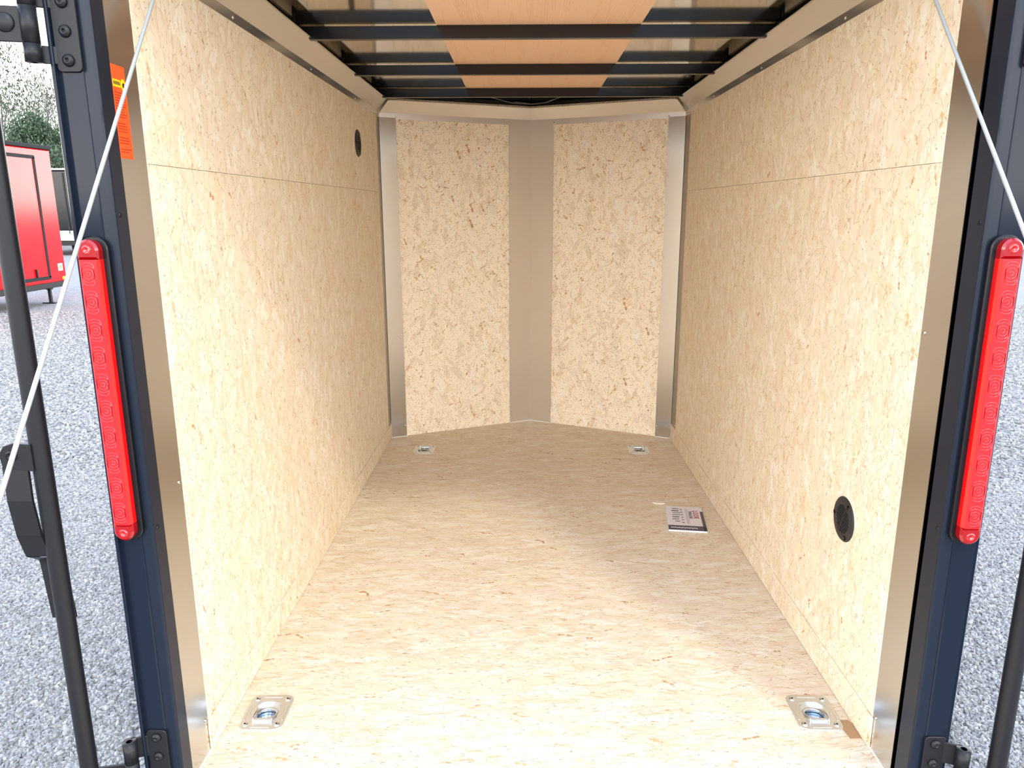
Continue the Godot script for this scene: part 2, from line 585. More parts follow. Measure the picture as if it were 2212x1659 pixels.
func build_shell() -> void:
	# floor with four round openings for the recessed rings
	var st := new_st()
	var x_cuts := [-0.80, -0.732, -0.612, -0.61, -0.49, 0.493, 0.613, 0.615, 0.735, 0.80]
	var z_cuts := [-1.30, -1.528, -1.544, -1.648, -1.664, -3.585, -3.592, -3.705, -3.712, ZC]
	for i in x_cuts.size() - 1:
		for k in z_cuts.size() - 1:
			var x0: float = x_cuts[i]
			var x1: float = x_cuts[i + 1]
			var z0: float = z_cuts[k]
			var z1: float = z_cuts[k + 1]
			var mid := Vector2((x0 + x1) / 2, (z0 + z1) / 2)
			var skip := false
			for c in ring_spots():
				if absf(mid.x - c.x) < 0.06 and absf(mid.y - c.y) < 0.06:
					skip = true
			if not skip:
				quad(st, Vector3(x0, 0, z0), Vector3(x1, 0, z0), Vector3(x1, 0, z1), Vector3(x0, 0, z1))
	for c in ring_spots():
		for i in 32:
			var a0 := TAU * i / 32
			var a1 := TAU * (i + 1) / 32
			var d0 := Vector2(cos(a0), sin(a0))
			var d1 := Vector2(cos(a1), sin(a1))
			var o0 := d0 * (0.06 / maxf(absf(d0.x), absf(d0.y)))
			var o1 := d1 * (0.06 / maxf(absf(d1.x), absf(d1.y)))
			var p := func(q: Vector2, y: float) -> Vector3: return Vector3(c.x + q.x, y, c.y + q.y)
			quad(st, p.call(d0 * 0.041, 0), p.call(d1 * 0.041, 0), p.call(o1, 0), p.call(o0, 0))
			quad(st, p.call(d0 * 0.041, 0), p.call(d0 * 0.041, -0.019), p.call(d1 * 0.041, -0.019), p.call(d1 * 0.041, 0), true)
	var f0 := Vector3(-0.80, 0, ZC)
	var f1 := Vector3(0.80, 0, ZC)
	tri(st, f0, f1, Vector3(0, 0, ZA - 0.03))
	# underside and rear edge
	quad(st, Vector3(-0.80, -0.019, ZC), Vector3(0.80, -0.019, ZC), Vector3(0.80, -0.019, -1.30), Vector3(-0.80, -0.019, -1.30))
	tri(st, f0 - Vector3(0, 0.019, 0), Vector3(0, -0.019, ZA - 0.03), f1 - Vector3(0, 0.019, 0))
	quad(st, Vector3(-0.80, -0.019, -1.30), Vector3(0.80, -0.019, -1.30), Vector3(0.80, 0, -1.30), Vector3(-0.80, 0, -1.30))
	var fl := obj("floor", commit(st, M.floor_board))
	tag(fl, "pale oriented strand board floor of the trailer", "floor", "", "structure")

	# side walls: two boards each, a kick board, and the outer skin
	for s in [-1, 1]:
		var side: String = "left" if s < 0 else "right"
		var zr: float = ZE[0] if s < 0 else ZE[1]
		var w := thing("wall_" + side, "strand board side wall with a high round vent" if s < 0 else "strand board side wall with a low round vent", "wall", Vector3(s * HW, 0, zr), "", "structure")
		obj("joint_backing", boxm(Vector3(s * 0.014, 1.2935, -(zr - ZC) / 2), Vector3(0.005, 0.03, zr - ZC), M.bark, 0.0), w)
		for p in [[0.0, 1.2930], [1.2940, 1.745]]:
			var len_z: float = zr - ZC + 0.012
			sheet_shift = Vector2(0.37 if s > 0 else 0.0, (0.43 if s > 0 else 0.0) + (0.19 if p[0] > 1.0 else 0.0))
			var pn := obj("panel", boxm(Vector3(s * 0.0055, (p[0] + p[1]) / 2, -len_z / 2), Vector3(0.011, p[1] - p[0], len_z), M.wall_board, 0.0), w)
			pn.set_meta("label", "upper strand board sheet" if p[0] > 1.0 else "lower strand board sheet")
		obj("outer_skin", boxm(Vector3(s * 0.0675, 0.83, -(zr - ZC) / 2 + 0.07), Vector3(0.006, 1.94, zr - ZC + 0.16), M.black_gloss, 0.001), w)
		var kb := obj("baseboard_" + side, boxm(Vector3(-s * 0.0022, 0.0405, -(zr + 0.006 - ZC) / 2), Vector3(0.0044, 0.079, zr + 0.006 - ZC), M.wall_board, 0.0012), null, Vector3(s * HW, 0, zr + 0.006))
		tag(kb, "low strand board kick strip along the wall with the high vent" if s < 0 else "low strand board kick strip along the wall with the low vent", "baseboard", "", "structure")
	# nose walls
	for s in [-1, 1]:
		var side: String = "front_left" if s < 0 else "front_right"
		var org := nose(s, NOSE_LEN / 2)
		var turn := facing(nose(s, 0, 1.0) - nose(s, 0, 0.0))
		var w := thing("wall_" + side, "strand board nose wall joining the wall with the high vent" if s < 0 else "strand board nose wall joining the wall with the low vent", "wall", org, "", "structure")
		w.basis = turn
		sheet_shift = Vector2(0.48, 0.31) if s > 0 else Vector2.ZERO
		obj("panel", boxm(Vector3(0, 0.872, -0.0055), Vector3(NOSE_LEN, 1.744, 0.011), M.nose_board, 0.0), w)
		obj("outer_skin", boxm(Vector3(0, 0.83, -0.06), Vector3(NOSE_LEN + 0.12, 1.94, 0.006), M.black_gloss, 0.0), w)
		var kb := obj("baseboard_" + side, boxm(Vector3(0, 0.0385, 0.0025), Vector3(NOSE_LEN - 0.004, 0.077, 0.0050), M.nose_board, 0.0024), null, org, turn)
		tag(kb, "low strand board kick strip on the nose wall by the high vent" if s < 0 else "low strand board kick strip on the nose wall by the low vent", "baseboard", "", "structure")
	sheet_shift = Vector2.ZERO


func ring_spots() -> Array:
	return [Vector2(-0.672, -1.588), Vector2(0.675, -1.604), Vector2(-0.550, -3.645), Vector2(0.553, -3.652)]


# ------------------------------------------------------------------ ceiling
func build_ceiling() -> void:
	var st := new_st()
	var poly := PackedVector2Array([Vector2(-0.84, -1.28), Vector2(0.84, -1.28), Vector2(0.84, ZC - 0.02), Vector2(0, ZA - 0.08), Vector2(-0.84, ZC - 0.02)])
	# local z of the outline becomes world up
	prism(st, poly, 0.0, 0.006, Transform3D(Basis(Vector3(1, 0, 0), Vector3(0, 0, 1), Vector3(0, 1, 0)), Vector3(0, RY, 0)))
	var c := obj("ceiling", commit(st, M.roof))
	tag(c, "bare shiny metal roof sheet above the roof bows", "ceiling", "", "structure")
	# long top rails of the wall frame, hidden behind the coves
	for s in [-1, 1]:
		var r := obj("top_rail", boxm(Vector3(0, 0, 0), Vector3(0.05, 0.05, 2.55), M.black_steel, 0.003), null, Vector3(s * 0.795, RY - 0.026, -2.575))
		tag(r, "black steel roof rail behind the cove above the high vent" if s < 0 else "black steel roof rail behind the cove above the low vent", "rail", "", "structure")
		var t := facing(nose(s, 0, 1.0) - nose(s, 0, 0.0))
		var r2 := obj("top_rail", boxm(Vector3(0, 0, 0), Vector3(NOSE_LEN, 0.05, 0.04), M.black_steel, 0.003), null, nose(s, NOSE_LEN / 2, -0.03, RY - 0.026), t)
		tag(r2, "black steel nose roof rail on the high vent side" if s < 0 else "black steel nose roof rail on the low vent side", "rail", "", "structure")
	# plywood strip under the roof sheet
	var ply := obj("plywood_panel", boxm(Vector3(0, 0, 0), Vector3(0.634, 0.003, 2.62), M.ply, 0.0), null, Vector3(0.005, RY - 0.0016, -2.62))
	tag(ply, "peach plywood panel running down the middle of the ceiling", "panel")
	# roof bows
	var words := ["black steel roof bow farthest from the nose", "black steel roof bow between the other two", "black steel roof bow nearest the nose"]
	var zs := [-2.49, -3.13, -3.725]
	for k in 3:
		var b := thing("roof_bow", words[k], "beam", Vector3(0, 1.725, zs[k]), "roof bows across the ceiling")
		obj("bar", boxm(Vector3(0, 0.019, -0.0125), Vector3(1.56, 0.0375, 0.025), M.bow, 0.0015), b)
		for s in [-1, 1]:
			obj("bracket", boxm(Vector3(s * 0.765, 0.012, -0.0125), Vector3(0.03, 0.045, 0.04), M.black_steel, 0.002), b)
	# bow hidden at the rear edge (header)
	var hd := obj("rear_header", boxm(Vector3.ZERO, Vector3(1.68, 0.11, 0.09), M.black_gloss, 0.006), null, Vector3(0, 1.83, -1.365))
	tag(hd, "black steel header above the rear door opening", "header", "", "structure")
	# loose wires above the nose cove
	var wires := [[Vector3(-0.20, 1.742, -3.86), Vector3(-0.10, 1.731, -3.98), Vector3(0.0, 1.735, -4.06), Vector3(0.08, 1.74, -4.03), Vector3(0.16, 1.755, -3.9)],
		[Vector3(-0.09, 1.752, -4.10), Vector3(0.0, 1.744, -4.12), Vector3(0.07, 1.749, -4.11), Vector3(0.11, 1.76, -4.08)]]
	for k in 2:
		var w := obj("roof_wire", tubem(wires[k], 0.0016, M.grey_ink, 6), null)
		tag(w, ["thin grey wire looping above the nose cove towards the last bow", "short grey wire at the point of the nose roof"][k], "wire")


# ------------------------------------------------------------------ aluminium trims
func screw_mesh() -> ArrayMesh:
	if not M.has("screw_mesh"):
		M.screw_mesh = lathem([Vector2(0.0, 0.0034), Vector2(0.0012, 0.0026), Vector2(0.0026, 0.0028), Vector2(0.0040, 0.0016), Vector2(0.0044, 0.0), Vector2(0.0, 0.0)], M.screw, 10, Transform3D(Basis(Vector3.RIGHT, PI / 2), Vector3.ZERO))
	return M.screw_mesh


func build_trims() -> void:
	var n := 1
	# side coves: a flange on the wall and a face leaning out to the ceiling
	for s in [-1, 1]:
		var t := thing("trim_%d" % n, "aluminium ceiling cove along the wall with the high vent" if s < 0 else "aluminium ceiling cove along the wall with the low vent", "trim", Vector3(s * HW, 1.657, -1.36), "", "structure")
		n += 1
		var st := new_st()
		var pf := PackedVector2Array([Vector2(0, 0), Vector2(0.0015, 0), Vector2(0.0017, 0.0245), Vector2(0.050, 0.0725), Vector2(0.055, 0.0735), Vector2(0.055, 0.075), Vector2(0.049, 0.0745), Vector2(0, 0.0265)])
		var q := PackedVector2Array()
		for p in pf:
			q.append(Vector2(-s * p.x, p.y))
		prism(st, q, -2.47, 0.0)
		obj("cove", commit(st, M.alu_smooth), t)
		for z in ([-1.97, -2.66, -3.335] if s < 0 else [-2.01, -2.673, -3.31]):
			obj("screw", screw_mesh(), t, Vector3(-s * 0.0015, 0.011, z + 1.36), facing(Vector3(-s, 0, 0)))
	# nose coves
	for s in [-1, 1]:
		var t := thing("trim_%d" % n, "aluminium ceiling cove across the nose wall by the high vent" if s < 0 else "aluminium ceiling cove across the nose wall by the low vent", "trim", nose(s, 0, 0, 1.645), "", "structure")
		t.basis = facing(nose(s, 0, 1.0) - nose(s, 0, 0.0))
		n += 1
		var d: float = -s * 1.0     # direction along the wall, in local x
		var L := NOSE_LEN
		var st := new_st()
		var pf := [Vector2(0.0022, 0), Vector2(0.0036, 0), Vector2(0.0038, 0.0285), Vector2(0.049, 0.080), Vector2(0.060, 0.0815), Vector2(0.060, 0.083), Vector2(0.047, 0.082), Vector2(0.0022, 0.030)]
		# mitred ends: the wall corner opens or closes by the nose angle
		var kc := tan((PI / 2 - atan(0.353 / 0.757)) / 2.0)
		var ka := tan(atan(0.353 / 0.757))
		for i in pf.size():
			var a: Vector2 = pf[i]
			var b: Vector2 = pf[(i + 1) % pf.size()]
			var p := func(v: Vector2, e: float) -> Vector3: return Vector3(d * (v.x * 0.75 if e == 0.0 else L - v.x * ka), v.y, v.x)
			quad(st, p.call(a, 0.0), p.call(b, 0.0), p.call(b, 1.0), p.call(a, 1.0))
		obj("cove", commit(st, M.alu), t)
		for x in [0.085, 0.70]:
			obj("screw", screw_mesh(), t, Vector3(d * x, 0.010, 0.0036))
	# upright corner trims: one narrow leg on the side wall, one wide leg on the nose wall
	for s in [-1, 1]:
		var t := thing("trim_%d" % n, "aluminium corner trim beside the high vent wall" if s < 0 else "aluminium corner trim beside the low vent wall", "trim", nose(s, 0), "", "structure")
		n += 1
		var leg := 0.077 if s < 0 else 0.115
		obj("side_leg", boxm(Vector3(-s * 0.0006, 0.826, leg / 2 - 0.004), Vector3(0.0012, 1.652, leg), M.alu_smooth, 0.0), t)
		var tb := facing(nose(s, 0, 1.0) - nose(s, 0, 0.0))
		var wide := 0.085
		obj("nose_leg", boxm(Vector3(-s * wide / 2, 0.826, 0.0052), Vector3(wide, 1.652, 0.0016), M.alu_mid, 0.0, Transform3D(tb, Vector3.ZERO)), t)
		for y in [0.06, 0.56, 0.965, 1.37]:
			obj("screw", screw_mesh(), t, tb * Vector3(-s * (wide - 0.006), y, 0.0060), tb)
		for y in [0.10, 0.55, 0.93, 1.36, 1.64]:
			obj("screw", screw_mesh(), t, Vector3(-s * 0.0012, y, leg - 0.011), facing(Vector3(-s, 0, 0)))
	# folded trim at the point of the nose
	var pt := thing("trim_%d" % n, "wide folded aluminium trim at the point of the nose", "trim", Vector3(0, 0, ZA), "", "structure")
	n += 1
	for s in [-1, 1]:
		var tb := facing(nose(s, 0, 1.0) - nose(s, 0, 0.0))
		obj("leg", boxm(Vector3(s * 0.0665, 0.826, 0.0052), Vector3(0.133, 1.652, 0.0016), M.alu, 0.0, Transform3D(tb, Vector3.ZERO)), pt)
		for y in [0.07, 0.57, 0.93, 1.345]:
			obj("screw", screw_mesh(), pt, tb * Vector3(s * 0.127, y, 0.0060), tb)
	# rear wall trims, set back behind the linings
	for s in [-1, 1]:
		var zr: float = ZE[0] if s < 0 else ZE[1]
		var t := thing("trim_%d" % n, "flat aluminium strip behind the orange warning sticker" if s < 0 else "flat aluminium strip at the rear end of the low vent wall", "trim", Vector3(s * 0.7575, 0, zr), "", "structure")
		n += 1
		var z1 := -1.367 if s < 0 else -1.391
		obj("strip", boxm(Vector3(s * 0.001, 0.87, (z1 - zr) / 2 - 0.01), Vector3(0.002, 1.74, z1 - zr + 0.02), M.alu_smooth, 0.0), t)
		obj("joint_backing", boxm(Vector3(s * 0.014, 0.87, z1 - zr), Vector3(0.006, 1.74, 0.06), M.hole, 0.0), t)  # black strip added so the gap looks like a dark void
		obj("screw", screw_mesh(), t, Vector3(0, 0.656 if s < 0 else 0.967, 0.012), facing(Vector3(-s, 0, 0)))
		obj("screw", screw_mesh(), t, Vector3(0, 0.085, 0.012), facing(Vector3(-s, 0, 0)))
		var c := obj("caulk_bead", tubem([Vector3(0, 0, 0), Vector3(0, 0, z1 - zr)], 0.0022, M.caulk, 6), null, Vector3(s * 0.7575, 0.0012, zr))
		tag(c, "white caulk line under the strip with the orange sticker" if s < 0 else "white caulk line under the strip of the low vent wall", "caulk")
	# caulk at the foot of the nose trims
	for s in [-1, 1]:
		var c := obj("caulk_bead", tubem([nose(s, 0.0, 0.009), nose(s, 0.085, 0.009)], 0.0025, M.caulk, 6), null, Vector3(0, 0.0015, 0))
		tag(c, "short white caulk line at the foot of the corner trim, high vent side" if s < 0 else "short white caulk line at the foot of the corner trim, low vent side", "caulk")
	var c2 := obj("caulk_bead", tubem([nose(-1, NOSE_LEN - 0.133, 0.009), nose(-1, NOSE_LEN, 0.009), nose(1, NOSE_LEN - 0.133, 0.009)], 0.0025, M.caulk, 6), null, Vector3(0, 0.0015, 0))
	tag(c2, "white caulk line at the foot of the folded nose trim", "caulk")


# ------------------------------------------------------------------ rear frame, lamps, bar locks, cables
func build_rear() -> void:
	for s in [-1, 1]:
		var here: String = "on the side of the orange warning sticker" if s < 0 else "on the side of the low wall vent"
		var post := thing("rear_post", "glossy black steel door post " + here, "post", Vector3(s * 0.757, GY + 0.12, -1.322))
		# outlines in x (outwards), y (towards the nose): satin inner flange, then the glossy face a little proud of it
		var back := 0.0435 if s < 0 else 0.053
		var flange := PackedVector2Array([Vector2(0.0, back), Vector2(0.0, 0.008), Vector2(0.001, 0.005), Vector2(0.003, 0.0028), Vector2(0.006, 0.002), Vector2(0.024, 0.002), Vector2(0.024, back)])
		var face := PackedVector2Array([Vector2(0.0225, back - 0.002), Vector2(0.0225, 0.003), Vector2(0.0235, 0.0006), Vector2(0.026, -0.0006), Vector2(0.066, -0.0006), Vector2(0.072, 0.001), Vector2(0.076, 0.006), Vector2(0.077, 0.012), Vector2(0.077, back - 0.002)])
		for e in [["seal_flange", flange, M.black_flange], ["tube", face, M.black_gloss]]:
			var q := PackedVector2Array()
			for p in e[1]:
				q.append(Vector2(s * p.x, -p.y))
			var sp := new_st()
			prism(sp, q, 0.0, 2.24, Transform3D(Basis(Vector3(1, 0, 0), Vector3(0, 0, 1), Vector3(0, 1, 0)), Vector3.ZERO))
			obj(e[0], commit(sp, e[2]), post)
		for y in ([0.603, 1.199] if s < 0 else [0.608, 1.184]):
			obj("screw", lathem([Vector2(0.0, 0.001), Vector2(0.0022, 0.0008), Vector2(0.003, 0.0022), Vector2(0.0046, 0.0014), Vector2(0.005, 0.0)], M.black_steel, 10, Transform3D(Basis(Vector3.RIGHT, PI / 2), Vector3.ZERO)), post, Vector3(0, y - GY - 0.12, -0.019), facing(Vector3(-s, 0, 0)))
		tail_light(s, here)
		bar_lock(s, here)
		ramp_cable(s, here)
	warning_sticker()
	# ramp door lowered behind the camera
	var ramp := thing("ramp_door", "lowered ramp door with strand board top and black frame", "ramp", Vector3(0, -0.03, -1.27), "", "")
	ramp.rotation.x = atan2(0.40, 1.62)
	obj("deck", boxm(Vector3(0, -0.006, 0.83), Vector3(1.44, 0.012, 1.64), M.floor_board, 0.001), ramp)
	for x in [-0.735, 0.735]:
		obj("frame_rail", boxm(Vector3(x, -0.02, 0.83), Vector3(0.03, 0.045, 1.66), M.black_gloss, 0.003), ramp)
	obj("frame_rail", boxm(Vector3(0, -0.02, 1.665), Vector3(1.50, 0.045, 0.03), M.black_gloss, 0.003), ramp)
	obj("hinge_rod", tubem([Vector3(-0.74, -0.012, -0.01), Vector3(0.74, -0.012, -0.01)], 0.012, M.black_steel, 10), ramp)
	# cross member under the rear edge of the floor
	var sill := obj("rear_sill", boxm(Vector3.ZERO, Vector3(1.51, 0.10, 0.05), M.black_gloss, 0.004), null, Vector3(0, -0.072, -1.325))
	tag(sill, "black steel sill under the rear edge of the floor", "sill", "", "structure")


func tail_light(s: int, here: String) -> void:
	var x := -0.800 if s < 0 else 0.7945
	var t := thing("tail_light", "long upright red tail light " + here, "tail light", Vector3(x, 0.594, -1.322), "red tail lights on the rear posts")
	var h := 0.564
	obj("gasket", prismm(rect(0.052, h + 0.012, 0.024, 6), 0.0, 0.009, M.black_steel, Transform3D(Basis.IDENTITY, Vector3(-s * 0.002, h / 2, 0.0)), 0.002), t)
	# lens: outline in x (across), z (towards the camera)
	var pf := PackedVector2Array([Vector2(-0.019, 0.008), Vector2(0.019, 0.008), Vector2(0.0185, 0.020), Vector2(0.0155, 0.0265), Vector2(0.0115, 0.029), Vector2(-0.0115, 0.029), Vector2(-0.0155, 0.0265), Vector2(-0.0185, 0.020)])
	var up := Transform3D(Basis(Vector3(1, 0, 0), Vector3(0, 0, 1), Vector3(0, 1, 0)), Vector3.ZERO)
	var st := new_st()
	prism(st, pf, 0.034, h - 0.034, up)
	obj("lens", commit(st, M.red_lens), t)
	# moulded ribs, one round cell per LED, on the flat face
	for k in 10:
		var y := 0.034 + (h - 0.068) * (k + 0.5) / 10.0
		var sr := new_st()
		for i in 4:
			var r0 := 0.0035 + 0.0055 * i
			var ring := []
			for a in 17:
				var ang := TAU * a / 16.0
				var p := Vector2(cos(ang), sin(ang)) * r0
				ring.append(Vector3(clampf(p.x, -0.0105, 0.0105), clampf(p.y, -0.0225, 0.0225), 0.0288))
			tube(sr, ring, 0.0008, 5)
		obj("lens_rib", commit(sr, M.red_lens), t, Vector3(0, y, 0))
	for e in [[0.0, 0.0335, true], [h - 0.0335, h, false]]:
		var cap := obj("end_cap", prismm(end_outline(0.038, 0.034, e[2]), 0.008, 0.026, M.red_dark, Transform3D(Basis.IDENTITY, Vector3(0, e[0], 0)), 0.004), t)
		obj("screw", lathem([Vector2(0.0, 0.0005), Vector2(0.003, 0.0005), Vector2(0.004, 0.0025), Vector2(0.0075, 0.0025), Vector2(0.0085, 0.0)], M.red_lens, 14, Transform3D(Basis(Vector3.RIGHT, PI / 2), Vector3.ZERO)), cap, Vector3(0, e[0] + 0.0165, 0.026))


func end_outline(w: float, h: float, down: bool) -> PackedVector2Array:
	var out := PackedVector2Array()
	for i in 13:
		var a := PI * i / 12.0
		out.append(Vector2(cos(a) * w / 2, h - w / 2 + sin(a) * w / 2))
	out.append(Vector2(-w / 2, 0))
	out.append(Vector2(w / 2, 0))
	if down:
		for i in out.size():
			out[i].y = h - out[i].y
	return out


func hinge(parent: Node3D, s: int, y: float, bolts: Array, half: float, mid: float, pole: Vector3) -> void:
	# leaf bolted to the post
	var leaf := obj("hinge_leaf", prismm(rect(0.042, half * 2, 0.008), 0.0, 0.005, M.black_satin, Transform3D(Basis.IDENTITY, Vector3(s * 0.799, y, -1.3211)), 0.001), parent, -parent.position)
	for b in bolts:
		var bo := lathem([Vector2(0.0, 0.0035), Vector2(0.0028, 0.0035), Vector2(0.0028, 0.0065), Vector2(0.0055, 0.0062), Vector2(0.009, 0.0040), Vector2(0.0105, 0.0), Vector2(0.0, 0.0)], M.black_satin, 16, Transform3D(Basis(Vector3.RIGHT, PI / 2), Vector3.ZERO))
		obj("bolt", bo, leaf, Vector3(s * 0.799, b, -1.3161))
	var bx := s * 0.846
	var bz := -1.298
	for e in [[y + mid, y + half - 0.012], [y - half + 0.012, y - mid]]:
		var st := new_st()
		lathe(st, [Vector2(0.006, e[0]), Vector2(0.0135, e[0]), Vector2(0.0135, e[1]), Vector2(0.006, e[1])], 18, Transform3D(Basis.IDENTITY, Vector3(bx, 0, bz)))
		obj("knuckle", commit(st, M.black_satin), leaf)
		var arm := new_st()
		var a := Vector3(s * 0.820, (e[0] + e[1]) / 2, -1.3178)
		var b2 := Vector3(bx, a.y, bz - 0.010)
		var d := b2 - a
		box(arm, Vector3.ZERO, Vector3(d.length() + 0.006, e[1] - e[0], 0.005), 0.001, Transform3D(Basis(Vector3.UP, -atan2(d.z, d.x)), (a + b2) / 2))
		obj("knuckle_arm", commit(arm, M.black_satin), leaf)
	# strap that carries the bar
	var stp := new_st()
	lathe(stp, [Vector2(0.006, y - mid + 0.001), Vector2(0.0135, y - mid + 0.001), Vector2(0.0135, y + mid - 0.001), Vector2(0.006, y + mid - 0.001)], 18, Transform3D(Basis.IDENTITY, Vector3(bx, 0, bz)))
	var d2 := Vector3(pole.x - bx, 0, pole.z - bz)
	box(stp, Vector3.ZERO, Vector3(d2.length(), mid * 2 - 0.004, 0.006), 0.001, Transform3D(Basis(Vector3.UP, -atan2(d2.z, d2.x)), Vector3((bx + pole.x) / 2, y, (bz + pole.z) / 2)))
	var strap := obj("strap", commit(stp, M.black_satin), parent, -parent.position)
	var side := d2.normalized().cross(Vector3.UP)
	if side.x * s > 0:
		side = -side
	obj("bolt", lathem([Vector2(0.0, 0.0045), Vector2(0.012, 0.0042), Vector2(0.015, 0.002), Vector2(0.0155, 0.0), Vector2(0.0, 0.0)], M.black_satin, 18, Transform3D(Basis(Vector3.RIGHT, PI / 2), Vector3.ZERO)), strap, Vector3(bx, y + 0.002, bz) + d2 * 0.44 + side * 0.003, facing(side))


func bar_lock(s: int, here: String) -> void:
	var pole := Vector3(-0.924, 0.0, -1.28) if s < 0 else Vector3(0.904, 0.0, -1.28)
	var t := thing("bar_lock", "black bar lock hinged to the post " + here, "bar lock", Vector3(pole.x, -0.02, pole.z), "bar locks on the rear posts")
	obj("bar", tubem([Vector3(0, -0.10, 0), Vector3(0, 0.5, 0), Vector3(0, 1.2, 0), Vector3(0, 1.78, 0)], 0.0165, M.black_satin, 20), t)
	hinge(t, s, 1.502, [1.451, 1.496, 1.541], 0.069, 0.029, pole)
	hinge(t, s, 0.066, [0.146, 0.101, 0.031, -0.014], 0.096, 0.036, pole)
	# lock handle: lug on the bar and a cranked flat lever
	if s < 0:
		var lug := obj("handle_lug", prismm(PackedVector2Array([Vector2(-0.056, -0.024), Vector2(0.0, -0.028), Vector2(0.0, 0.023), Vector2(-0.032, 0.025), Vector2(-0.050, 0.019), Vector2(-0.060, 0.004)]), -0.006, 0.006, M.black_satin, Transform3D(Basis.IDENTITY, Vector3(-0.004, 0.795, 0.014)), 0.001, true), t)
		obj("pin", lathem([Vector2(0.0, 0.001), Vector2(0.004, 0.001), Vector2(0.005, 0.004), Vector2(0.009, 0.004), Vector2(0.010, 0.0)], M.black_steel, 14, Transform3D(Basis(Vector3.RIGHT, PI / 2), Vector3(-0.040, 0.797, 0.020))), lug)
		var st := new_st()
		var path := [Vector3(-0.0385, 0.775, 0.016), Vector3(-0.036, 0.71, 0.021), Vector3(-0.033, 0.64, 0.016), Vector3(-0.029, 0.595, 0.006), Vector3(-0.026, 0.575, -0.022), Vector3(-0.025, 0.566, -0.023), Vector3(-0.017, 0.450, -0.022)]
		var hw := 0.023
		for k in path.size() - 1:
			var a: Vector3 = path[k]
			var b: Vector3 = path[k + 1]
			var tt := (b - a).normalized()
			var nn := Vector3.RIGHT.cross(tt).normalized() * -0.003
			if nn.z < 0:
				nn = -nn
			var X := Vector3(hw, 0, 0)
			quad(st, a - X + nn, b - X + nn, b + X + nn, a + X + nn)
			quad(st, a + X - nn, b + X - nn, b - X - nn, a - X - nn)
			quad(st, a - X - nn, b - X - nn, b - X + nn, a - X + nn)
			quad(st, a + X + nn, b + X + nn, b + X - nn, a + X - nn)
			if k == path.size() - 2:
				quad(st, b - X + nn, b - X - nn, b + X - nn, b + X + nn)
		obj("handle", commit(st, M.black_satin), t)


func ramp_cable(s: int, here: String) -> void:
	var a := Vector3(-0.72, 1.583, -1.475) if s < 0 else Vector3(0.72, 1.583, -1.510)
	var b := Vector3(-0.72, 0.845, -0.894) if s < 0 else Vector3(0.72, 1.174, -1.164)
	var d := (b - a) / (a.y - b.y)
	var top := a - d * 0.11
	var end := a + d * (1.583 + 0.335)
	var t := thing("ramp_cable", "white coated ramp cable " + here, "cable", end, "ramp door cables")
	obj("wire", tubem([top - end, a - end, b - end, Vector3.ZERO], 0.0033, M.cable, 8), t)
	obj("end_ferrule", tubem([-d * 0.06, Vector3.ZERO], 0.0055, M.zinc, 8), t)


func warning_sticker() -> void:
	# printed sheet on the aluminium strip, its rear half behind the post
	var t := thing("warning_sticker", "orange warning sticker with yellow symbol on the aluminium strip", "sticker", Vector3(-0.7575, 1.298, -1.3895))
	t.basis = facing(Vector3(1, 0, 0))       # local x runs towards the nose
	obj("sheet", boxm(Vector3(0, 0.079, 0.0004), Vector3(0.044, 0.158, 0.0008), M.orange, 0.0), t)
	obj("warning_panel", boxm(Vector3(-0.009, 0.1275, 0.001), Vector3(0.026, 0.0125, 0.0004), M.yellow, 0.0), t)
	text("lettering", "WARNING", 0.0085, M.ink, t, Vector3(-0.009, 0.1275, 0.0013), Basis.from_scale(Vector3(0.55, 1, 1)), 0.0002)
	obj("symbol", prismm(disc(0.0092, 20), 0.0008, 0.0014, M.yellow, Transform3D(Basis.from_scale(Vector3(0.8, 1.15, 1)), Vector3(0.0125, 0.1265, 0))), t)
	obj("symbol_mark", prismm(PackedVector2Array([Vector2(-0.003, -0.004), Vector2(0.002, -0.005), Vector2(0.001, -0.001), Vector2(0.004, 0.003), Vector2(-0.001, 0.004), Vector2(-0.004, 0.001)]), 0.0014, 0.0017, M.ink, Transform3D(Basis.IDENTITY, Vector3(0.0125, 0.1265, 0))), t)
	var y := 0.112
	for k in 19:
		if k in [10, 14, 17]:
			y -= 0.006
		var w := rng.randf_range(0.026, 0.038) if k != 18 else 0.03
		obj("print_line", boxm(Vector3(-0.0205 + w / 2, y, 0.0009), Vector3(w, 0.0017, 0.0003), M.orange_ink, 0.0), t)
		y -= 0.0046


